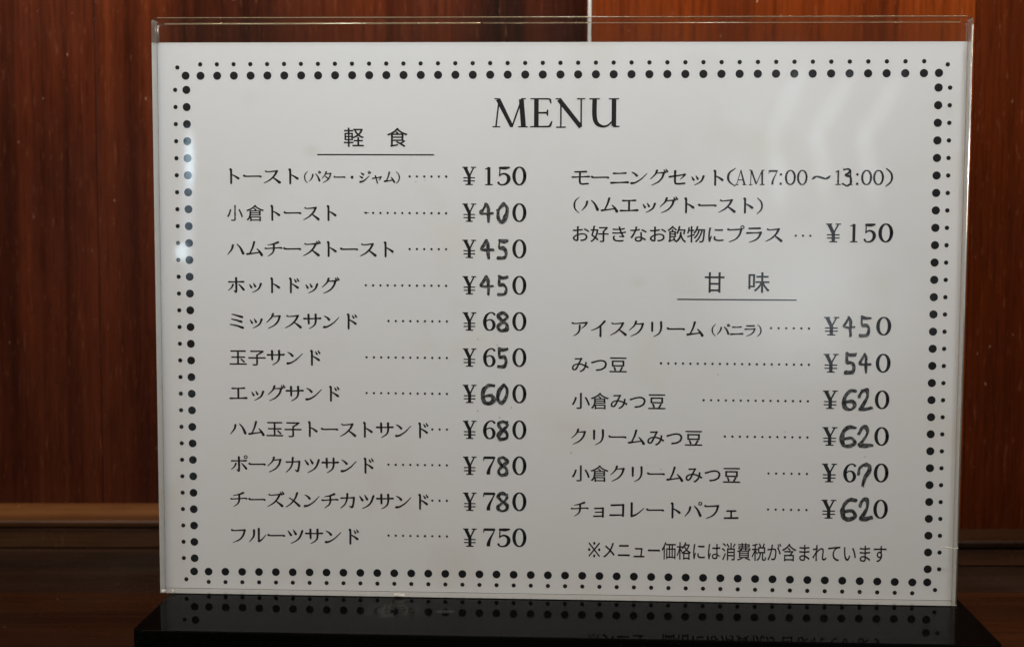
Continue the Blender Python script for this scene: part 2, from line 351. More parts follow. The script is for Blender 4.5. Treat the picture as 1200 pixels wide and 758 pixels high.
BOLD = 1.62      # ink spreads a little into the card
class Ink:
    """flat print lying just proud of the card; strokes are stacked microns apart"""
    def __init__(s): s.bm = bmesh.new(); s.k = 0
    def lift(s): s.k += 1; return -.00004-.000002*s.k
    def poly(s, pts):
        y = s.lift(); vs = [s.bm.verts.new((x, y, z)) for x, z in pts]
        for t in tessellate_polygon([[Vector((x, z, 0)) for x, z in pts]]):
            try: s.bm.faces.new([vs[i] for i in t])
            except ValueError: pass
    def tris(s, pts, faces):
        y = s.lift(); vs = [s.bm.verts.new((x, y, z)) for x, z in pts]
        for f in faces:
            try: s.bm.faces.new([vs[i] for i in f])
            except ValueError: pass
    def ribbon(s, P, tf, cap=True, bold=None):
        """P: [(x, y, width)...] control points in glyph units; tf maps to metres; sx, sz scale widths"""
        pts = [Vector(p) for p in P]; out = []
        n = len(pts)
        if n == 2: out = [pts[0].lerp(pts[1], t/4) for t in range(5)]
        else:
            for i in range(n-1):
                a = pts[i-1] if i else pts[0]*2-pts[1]; b = pts[i]; c = pts[i+1]; d = pts[i+2] if i+2 < n else pts[-1]*2-pts[-2]
                for k in range(6):
                    t = k/6; out.append(.5*((2*b)+(c-a)*t+(2*a-5*b+4*c-d)*t*t+(3*b-a-3*c+d)*t**3))
            out.append(pts[-1])
        y = s.lift(); L = []; R = []
        for i, p in enumerate(out):
            q0 = out[max(0, i-1)]; q1 = out[min(len(out)-1, i+1)]
            d = Vector((q1.x-q0.x, q1.y-q0.y)); d = d.normalized() if d.length > 1e-9 else Vector((1, 0))
            nx, ny = -d.y, d.x; wd = max(.6, p.z)*(bold or BOLD)/2
            L.append((p.x+nx*wd, p.y+ny*wd)); R.append((p.x-nx*wd, p.y-ny*wd))
            if cap and i in (0, len(out)-1):
                sgn = -1 if i == 0 else 1
                e = [(p.x+nx*wd*math.cos(a)+sgn*d.x*wd*math.sin(a), p.y+ny*wd*math.cos(a)+sgn*d.y*wd*math.sin(a)) for a in (0, .6, 1.2, 1.94, 2.54, math.pi)]
                vs = [s.bm.verts.new((tf(q)[0], y, tf(q)[1])) for q in e]
                s.bm.faces.new(vs)
        lv = [s.bm.verts.new((tf(q)[0], y, tf(q)[1])) for q in L]; rv = [s.bm.verts.new((tf(q)[0], y, tf(q)[1])) for q in R]
        for i in range(len(lv)-1):
            s.bm.faces.new((lv[i], rv[i], rv[i+1], lv[i+1]))
    def disc(s, x, z, r, n=20):
        y = s.lift(); s.bm.faces.new([s.bm.verts.new((x+r*math.cos(a), y, z+r*math.sin(a))) for a in [k*2*math.pi/n for k in range(n)]])
    def done(s, name, mat, parent, label=None):
        for f in s.bm.faces:
            f.normal_update()
            if f.normal.y > 0: f.normal_flip()
        o = link(name, s.bm, mat, parent)
        if label: o['label'] = label
        return o

# --- brush-written kana: strokes of (x, y down, width) in a 100 x 100 square
K = {
'ト': ([(38, 7, 9), (41, 16, 7.5), (41, 92, 7)], [(44, 38, 3.5), (62, 48, 6), (80, 62, 9)]),
'ー': ([(5, 45, 8), (14, 49, 5.5), (84, 48, 5.5), (94, 50, 8)],),
'ス': ([(15, 17, 6), (26, 21, 4), (74, 16, 5.5)], [(76, 16, 8), (62, 44, 6.5), (38, 70, 5), (6, 90, 2.5)], [(52, 54, 4), (72, 70, 7), (90, 86, 10)]),
'ハ': ([(34, 28, 8), (27, 54, 6.5), (4, 84, 2.5)], [(58, 22, 4), (76, 44, 7), (91, 78, 10)]),
'ム': ([(48, 8, 8), (38, 44, 6.5), (22, 80, 5)], [(8, 82, 8), (42, 77, 5), (84, 70, 5)], [(64, 50, 4), (78, 66, 7), (90, 87, 10)]),
'チ': ([(76, 9, 8), (50, 19, 5.5), (18, 26, 2.5)], [(5, 46, 7), (16, 47, 4.5), (84, 42, 5), (95, 44, 7)], [(52, 22, 7), (52, 52, 7), (44, 74, 5), (20, 93, 2.5)]),
'ホ': ([(8, 30, 6), (50, 29, 4.5), (92, 28, 7)], [(50, 6, 8), (50, 88, 7), (38, 82, 3)], [(32, 46, 7), (24, 64, 5), (5, 82, 2.5)], [(66, 44, 3.5), (80, 60, 7), (92, 76, 9)]),
'ッ': ([(20, 44, 3.5), (30, 62, 8)], [(43, 38, 3.5), (52, 56, 8)], [(84, 40, 8), (74, 66, 6), (56, 82, 4), (36, 93, 2.5)]),
'ク': ([(42, 6, 8), (32, 30, 5.5), (6, 58, 2.5)], [(36, 22, 4), (60, 20, 4.5), (78, 19, 6)], [(80, 19, 8), (70, 50, 6.5), (48, 76, 5), (14, 95, 2.5)]),
'ミ': ([(24, 10, 4), (50, 17, 6), (80, 27, 9)], [(22, 40, 4), (48, 46, 6), (76, 55, 9)], [(13, 72, 4), (48, 79, 6), (84, 92, 9)]),
'サ': ([(4, 33, 7), (50, 33, 4.5), (96, 31, 7)], [(29, 9, 8), (30, 62, 7)], [(69, 8, 8), (69, 50, 7), (60, 74, 5), (32, 95, 2.5)]),
'ン': ([(12, 17, 3.5), (26, 25, 6), (38, 38, 9)], [(10, 84, 9), (30, 80, 6), (62, 58, 4.5), (94, 24, 2.5)]),
'エ': ([(16, 22, 7), (50, 22, 4.5), (84, 20, 7)], [(50, 22, 7), (50, 82, 7)], [(4, 83, 7), (50, 82, 4.5), (96, 80, 8)]),
'カ': ([(8, 33, 6), (50, 31, 4.5), (82, 29, 6)], [(83, 29, 8), (80, 62, 7), (72, 88, 7.5), (58, 80, 3)], [(45, 7, 8), (42, 40, 6.5), (30, 70, 5), (6, 94, 2.5)]),
'ツ': ([(10, 20, 4), (26, 44, 9)], [(40, 14, 4), (53, 38, 9)], [(90, 18, 8), (76, 56, 6.5), (56, 78, 4.5), (26, 95, 2.5)]),
'メ': ([(72, 6, 8), (60, 38, 6.5), (38, 68, 5), (6, 92, 2.5)], [(26, 36, 4), (52, 54, 6.5), (84, 84, 9)]),
'フ': ([(12, 19, 8), (24, 22, 5), (82, 18, 6)], [(84, 18, 8), (74, 52, 6.5), (52, 78, 5), (18, 94, 2.5)]),
'ル': ([(30, 18, 8), (28, 54, 6.5), (4, 90, 2.5)], [(57, 9, 8), (57, 84, 7)], [(57, 85, 8), (72, 76, 5), (97, 46, 2.5)]),
'モ': ([(18, 16, 6), (80, 14, 7)], [(4, 48, 7), (50, 46, 4.5), (96, 44, 7)], [(46, 16, 7), (45, 76, 7), (56, 89, 6.5), (90, 87, 6)]),
'ニ': ([(18, 24, 7), (50, 24, 4.5), (84, 22, 7)], [(4, 82, 8), (50, 80, 5), (96, 78, 8)]),
'セ': ([(4, 44, 7), (50, 36, 4.5), (88, 29, 6)], [(88, 29, 8), (78, 44, 4.5), (64, 58, 2.5)], [(35, 9, 8), (35, 74, 7), (46, 86, 6.5), (88, 83, 6)]),
'ラ': ([(20, 13, 6), (80, 12, 7)], [(9, 40, 7), (50, 39, 4.5), (84, 37, 6)], [(85, 37, 8), (74, 64, 6.5), (54, 82, 5), (22, 96, 2.5)]),
'ア': ([(8, 18, 8), (20, 21, 4.5), (86, 15, 6)], [(87, 15, 8), (76, 34, 5), (58, 50, 2.5)], [(48, 32, 7), (46, 60, 6.5), (36, 80, 5), (14, 95, 2.5)]),
'イ': ([(80, 6, 8), (58, 32, 6.5), (34, 50, 5), (5, 62, 2.5)], [(57, 34, 7), (57, 96, 7.5)]),
'リ': ([(25, 12, 8), (25, 62, 7)], [(74, 8, 8), (74, 50, 7), (62, 78, 5), (34, 96, 2.5)]),
'ョ': ([(28, 44, 6), (74, 42, 6)], [(75, 41, 7), (75, 94, 7)], [(32, 66, 4.5), (72, 65, 4.5)], [(24, 91, 6), (75, 89, 5)]),
'コ': ([(16, 23, 7), (82, 20, 6)], [(83, 19, 8), (82, 88, 7)], [(10, 83, 7), (82, 81, 5)]),
'レ': ([(24, 9, 8), (24, 86, 8)], [(24, 88, 8), (54, 74, 5), (94, 38, 2.5)]),
'ェ': ([(28, 48, 6), (76, 47, 6)], [(51, 48, 6), (51, 90, 6)], [(14, 91, 6), (88, 89, 7)]),
'ャ': ([(12, 58, 6), (50, 53, 4.5), (84, 46, 6)], [(85, 46, 7), (76, 62, 4), (64, 72, 2.5)], [(36, 38, 7), (44, 66, 6), (53, 96, 6)]),
}
NIG = ([(80, 2, 3.5), (88, 16, 7)], [(91, -2, 3.5), (99, 12, 7)])
def ring(cx, cy, r, wd): return [(cx+r*math.cos(a), cy+r*math.sin(a), wd) for a in [k*math.pi/5 for k in range(11)]]
HAN = (ring(90, 6, 8.5, 3.6),)
K['ズ'] = K['ス']+NIG; K['ド'] = K['ト']+([(62, 12, 3.5), (70, 26, 7)], [(76, 6, 3.5), (84, 20, 7)]); K['グ'] = K['ク']+NIG
K['タ'] = K['ク']+([(34, 44, 4), (48, 53, 6), (62, 64, 8)],)
K['ポ'] = K['ホ']+HAN; K['プ'] = K['フ']+HAN; K['パ'] = K['ハ']+HAN; K['バ'] = K['ハ']+NIG
K['ジ'] = ([(20, 14, 4), (40, 26, 9)], [(9, 40, 4), (30, 53, 9)], [(12, 88, 9), (46, 76, 6), (90, 38, 2.5)])+NIG
K['・'] = ([(50, 48, 13), (50, 50.5, 13)],)
K['('] = ([(46, 2, 2.5), (26, 24, 5), (20, 50, 6.5), (26, 76, 5), (46, 98, 2.5)],)
K[')'] = ([(4, 2, 2.5), (24, 24, 5), (30, 50, 6.5), (24, 76, 5), (4, 98, 2.5)],)
K['※'] = ([(14, 14, 5.5), (86, 86, 5.5)], [(86, 14, 5.5), (14, 86, 5.5)], [(50, 14, 10), (50, 15, 10)], [(50, 85, 10), (50, 86, 10)], [(14, 50, 10), (15, 50, 10)], [(85, 50, 10), (86, 50, 10)])
ADV = {'(': .5, ')': .5}

# --- roman glyphs with serifs: (strokes, nothing) in a 100-high cell; second value is the width of the cell
def ell(cx, cy, rx, ry, wx_, wy_, n=24):
    out = []
    for k in range(n+1):
        a = 2*math.pi*k/n; out.append((cx+rx*math.cos(a), cy+ry*math.sin(a), wx_*abs(math.cos(a))**1.3+wy_*(1-abs(math.cos(a))**1.3)))
    return out
G = {
'0': ([ell(36, 50, 29, 47, 13.5, 5)], 72, 1),
'1': ([[(26, 3, 13), (26, 97, 13)], [(5, 97, 4.5), (47, 97, 4.5)], [(27, 3, 5), (17, 10, 5), (4, 13, 4)]], 50, 0),
'5': ([[(14, 7, 9), (40, 8, 12), (61, 5, 7)], [(15, 4, 5), (13, 50, 5)], [(13, 50, 4), (24, 40, 6), (40, 39, 8), (55, 50, 12), (59, 68, 14), (50, 88, 10), (32, 97, 6), (14, 95, 6), (7, 86, 9)]], 68, 1),
'6': ([[(62, 12, 9), (54, 4, 6), (40, 3, 5), (22, 16, 9), (12, 42, 13), (13, 68, 13), (22, 90, 9), (38, 97, 5), (54, 88, 10), (60, 68, 13), (53, 48, 10), (38, 40, 5), (22, 46, 5), (13, 60, 5)]], 70, 1),
'7': ([[(8, 7, 10), (64, 7, 10)], [(8, 3, 5), (5, 24, 4)], [(65, 4, 5), (52, 32, 6), (38, 60, 10), (31, 84, 14), (31, 97, 14)]], 70, 0),
'¥': ([[(14, 3, 14), (36, 50, 13)], [(62, 3, 6), (39, 50, 6)], [(37, 48, 13), (37, 97, 13)], [(-1, 3, 4.5), (30, 3, 4.5)], [(47, 3, 4.5), (75, 3, 4.5)], [(17, 97, 4.5), (57, 97, 4.5)], [(5, 60, 4.5), (69, 60, 4.5)], [(5, 77, 4.5), (69, 77, 4.5)]], 74, 0),
'A': ([[(37, 3, 4), (10, 97, 4.5)], [(36, 0, 8), (63, 97, 12)], [(19, 66, 4), (52, 66, 4)], [(-1, 98, 4), (23, 98, 4)], [(49, 98, 4), (77, 98, 4)]], 76, 0),
'W': ([[(14, 3, 5), (11, 97, 5)], [(15, 3, 11), (47, 94, 9)], [(47, 96, 5), (84, 3, 5)], [(84, 3, 11), (86, 97, 11)], [(0, 98, 4), (24, 98, 4)], [(70, 98, 4), (101, 98, 4)], [(0, 2, 4), (15, 2, 4)], [(84, 2, 4), (99, 2, 4)]], 100, 0),
'M': ([[(23, 2, 5), (12, 97, 5)], [(19, 3, 14), (68, 98, 11)], [(68, 100, 5), (103, 2, 5)], [(101, 3, 15), (109, 97, 15)], [(0, 98.5, 3.5), (27, 98.5, 3.5)], [(90, 98.5, 3.5), (124, 98.5, 3.5)], [(6, 1.6, 3.5), (22, 1.6, 3.5)], [(100, 1.6, 3.5), (117, 1.6, 3.5)]], 124, 0),
'E': ([[(22, 3, 14), (22, 97, 14)], [(0, 1.6, 3.6), (70, 2, 4.5)], [(70, 2, 7), (74, 18, 2.5)], [(22, 50, 5), (60, 50, 5)], [(62, 39, 3), (61, 50, 6), (62, 61, 3)], [(0, 98.4, 3.6), (70, 97.5, 5)], [(70, 97, 8), (78, 79, 2.5)]], 78, 0),
'N': ([[(19, 4, 5), (19, 97, 5)], [(12, 4, 14), (90, 98, 13)], [(91, 2, 5), (91, 98, 5)], [(0, 1.6, 3.6), (18, 1.6, 3.6)], [(2, 98.4, 3.6), (37, 98.4, 3.6)], [(76, 1.6, 3.6), (105, 1.6, 3.6)]], 105, 0),
'U': ([[(22, 3, 14), (22, 60, 14), (30, 86, 12), (50, 97, 7), (68, 94, 5), (84, 80, 5)], [(90, 3, 14), (90, 96, 14)], [(3, 1.6, 3.6), (40, 1.6, 3.6)], [(72, 1.6, 3.6), (108, 1.6, 3.6)], [(88, 97, 5), (110, 97, 3)]], 109, 0),
':': ([[(10, 10, 18), (10, 10.6, 18)], [(10, 90, 18), (10, 90.6, 18)]], 20, 1),
'~': ([[(0, 85, 12), (22, 25, 22), (50, 50, 26), (78, 78, 22), (100, 15, 12)]], 100, 1),
}
# --- digits written in by hand with a marker
HND = {
'0': ([(40, 8, 15), (16, 38, 16), (12, 76, 15), (28, 96, 14), (50, 72, 15), (58, 32, 15), (42, 8, 14), (36, 12, 10)],),
'2': ([(8, 34, 12), (22, 10, 14), (44, 8, 15), (50, 32, 14), (34, 62, 14), (12, 90, 15)], [(12, 90, 13), (40, 90, 15), (74, 84, 11)]),
'3': ([(6, 8, 6), (28, 3, 7), (34, 18, 7), (14, 36, 6), (36, 44, 8), (40, 80, 8), (22, 99, 7), (2, 86, 6)],),
'4': ([(36, 2, 13), (22, 30, 14), (10, 52, 15), (30, 58, 13), (70, 56, 11)], [(34, 2, 12), (46, 24, 14), (46, 70, 14), (48, 104, 11)]),
'5': ([(16, 10, 13), (40, 14, 14), (66, 12, 11)], [(18, 10, 14), (18, 46, 14), (44, 48, 14), (58, 66, 14), (50, 90, 14), (10, 94, 13)]),
'6': ([(60, 6, 12), (36, 4, 14), (14, 26, 15), (8, 60, 16), (16, 90, 15), (42, 94, 14), (60, 76, 14), (46, 56, 13), (18, 60, 12)],),
'7': ([(8, 50, 13), (12, 20, 15), (34, 6, 15), (58, 10, 15), (58, 36, 15), (40, 68, 15), (28, 106, 11)],),
'8': ([(54, 20, 12), (34, 6, 13), (14, 20, 14), (26, 42, 14), (52, 64, 14), (50, 88, 13), (26, 94, 13), (12, 76, 13), (34, 50, 13), (56, 28, 12), (50, 14, 11)],),
}

_cache = {}
def font_glyph(ch, thin):
    """outline of a character from Blender's built-in typeface, thinned: horizontals more than verticals"""
    key = (ch, thin)
    if key in _cache: return _cache[key]
    c = bpy.data.curves.new('glyph', 'FONT'); c.body = ch; c.size = 1; c.resolution_u = 3
    o = bpy.data.objects.new('glyph', c); COL.objects.link(o)
    dg = bpy.context.evaluated_depsgraph_get(); dg.update()
    src = o.evaluated_get(dg).to_curve(dg) if thin else None
    if not thin:
        me = bpy.data.meshes.new_from_object(o.evaluated_get(dg)); o2 = None
    else:
        KY = .52 if thin > 0 else 2.2
        c2 = bpy.data.curves.new('glyph', 'CURVE'); c2.dimensions = '2D'; c2.fill_mode = 'BOTH'; c2.resolution_u = 3
        for sp in src.splines:
            n = len(sp.bezier_points); s2 = c2.splines.new('BEZIER'); s2.bezier_points.add(n-1); s2.use_cyclic_u = True; s2.resolution_u = 3
            for a, b in zip(sp.bezier_points, s2.bezier_points):
                b.handle_left_type = b.handle_right_type = 'FREE'
                for at in ('co', 'handle_left', 'handle_right'):
                    v = getattr(a, at); setattr(b, at, (v[0], v[1]*KY, 0))
        c2.offset = -thin
        o2 = bpy.data.objects.new('glyph', c2); COL.objects.link(o2); dg = bpy.context.evaluated_depsgraph_get(); dg.update()
        me = bpy.data.meshes.new_from_object(o2.evaluated_get(dg))
        for v in me.vertices: v.co.y /= KY
    pts = [(v.co.x, .88-v.co.y) for v in me.vertices]       # y down from the top of the em square
    fcs = [tuple(p.vertices) for p in me.polygons]
    bpy.data.meshes.remove(me)
    for x in (o, o2):
        if x:
            d = x.data; bpy.data.objects.remove(x); bpy.data.curves.remove(d)
    _cache[key] = (pts, fcs); return _cache[key]

def put_string(ink, s, x0, x1, z0, z1, thin=-.010, brush=True, wscale=1.0, fit='em'):
    """set a line so that its ink spans x0..x1 (mm); z0..z1 is the em height (fit em) or the ink height (fit ink)"""
    items = []; pen = 0; ws = 1
    for ch in s:
        adv = ADV.get(ch, 1.0) if brush else 1.0
        if (brush or ch == '※') and ch in K:
            lo = min(p[0] for st in K[ch] for p in st)/100; hi = max(p[0] for st in K[ch] for p in st)/100
            items.append(('k', ch, pen, lo*.94+.03*(adv == 1), hi*.94+.03*(adv == 1)))
        else:
            pts, f = font_glyph(ch, thin); items.append(('f', ch, pen, min(p[0] for p in pts), max(p[0] for p in pts)))
        pen += adv
    a = items[0][2]+items[0][3]; b = items[-1][2]+items[-1][4]
    k = (x1-x0)/(b-a)
    if fit == 'ink':
        ys = [p[1] for it in items for p in font_glyph(it[1], thin)[0]]; ya, yb = min(ys), max(ys)
        Z = lambda y: (z1-(y-ya)/(yb-ya)*(z1-z0))*MM
    else:
        Z = lambda y: (z1-(y-.03)/.94*(z1-z0))*MM
    for kind, ch, p, lo, hi in items:
        if kind == 'k':
            full = ADV.get(ch, 1.0) == 1
            tf = lambda q, p=p: ((x0+(p+q[0]*.0094+(.03 if full else 0)-a)*k)*MM, Z(.03+q[1]*.0094))
            for st in K[ch]: ink.ribbon([(x, y, w_*wscale) for x, y, w_ in st], tf)
        else:
            pts, f = font_glyph(ch, thin)
            ink.tris([((x0+(x+p-a)*k)*MM, Z(y)) for x, y in pts], f)

def put_glyph(ink, ch, x0, x1, z0, z1, weight=1.0, bold=1.3):
    if ch in '()':
        o_ = 20 if ch == '(' else 4; sx = (x1-x0)/26; sz = (z1-z0)/100
        for st in K[ch]: ink.ribbon([(x, y, w_*.85) for x, y, w_ in st], lambda q: ((x0+(q[0]-o_)*sx)*MM, (z1-q[1]*sz)*MM))
        return
    strokes, wd, cap = G[ch]
    sx = (x1-x0)/wd; sz = (z1-z0)/100
    tf = lambda q: ((x0+q[0]*sx)*MM, (z1-q[1]*sz)*MM)
    for st in strokes: ink.ribbon([(x, y, max(3.6, w_*weight)) for x, y, w_ in st], tf, cap=bool(cap), bold=bold)
def put_hand(ink, ch, x0, x1, z0, z1, rnd, blot):
    xs = [p[0] for st in HND[ch] for p in st]; ys = [p[1] for st in HND[ch] for p in st]
    sx = (x1-x0-.35)/(max(xs)-min(xs)); sz = (z1-z0-.35)/(max(ys)-min(ys)); mx_, my_ = min(xs), min(ys)
    tf = lambda q: ((x0+.17+(q[0]-mx_)*sx)*MM, (z1-.17-(q[1]-my_)*sz)*MM)
    for rep in range(4 if blot else 3):
        j = (1.5, 3.6, 5.5, 7.5)[rep]; ww = (.66, .50, .42, .42)[rep]
        for st in HND[ch]:
            k = 1.0 if rep < 2 else rnd.uniform(.75, 1.0)
            pts = st[:max(2, int(len(st)*k+.5))] if rnd.random() < .5 else st[-max(2, int(len(st)*k+.5)):]
            ink.ribbon([(x+rnd.uniform(-j, j), y+rnd.uniform(-j, j), w_*ww*rnd.uniform(.6, 1.35)) for x, y, w_ in pts], tf)

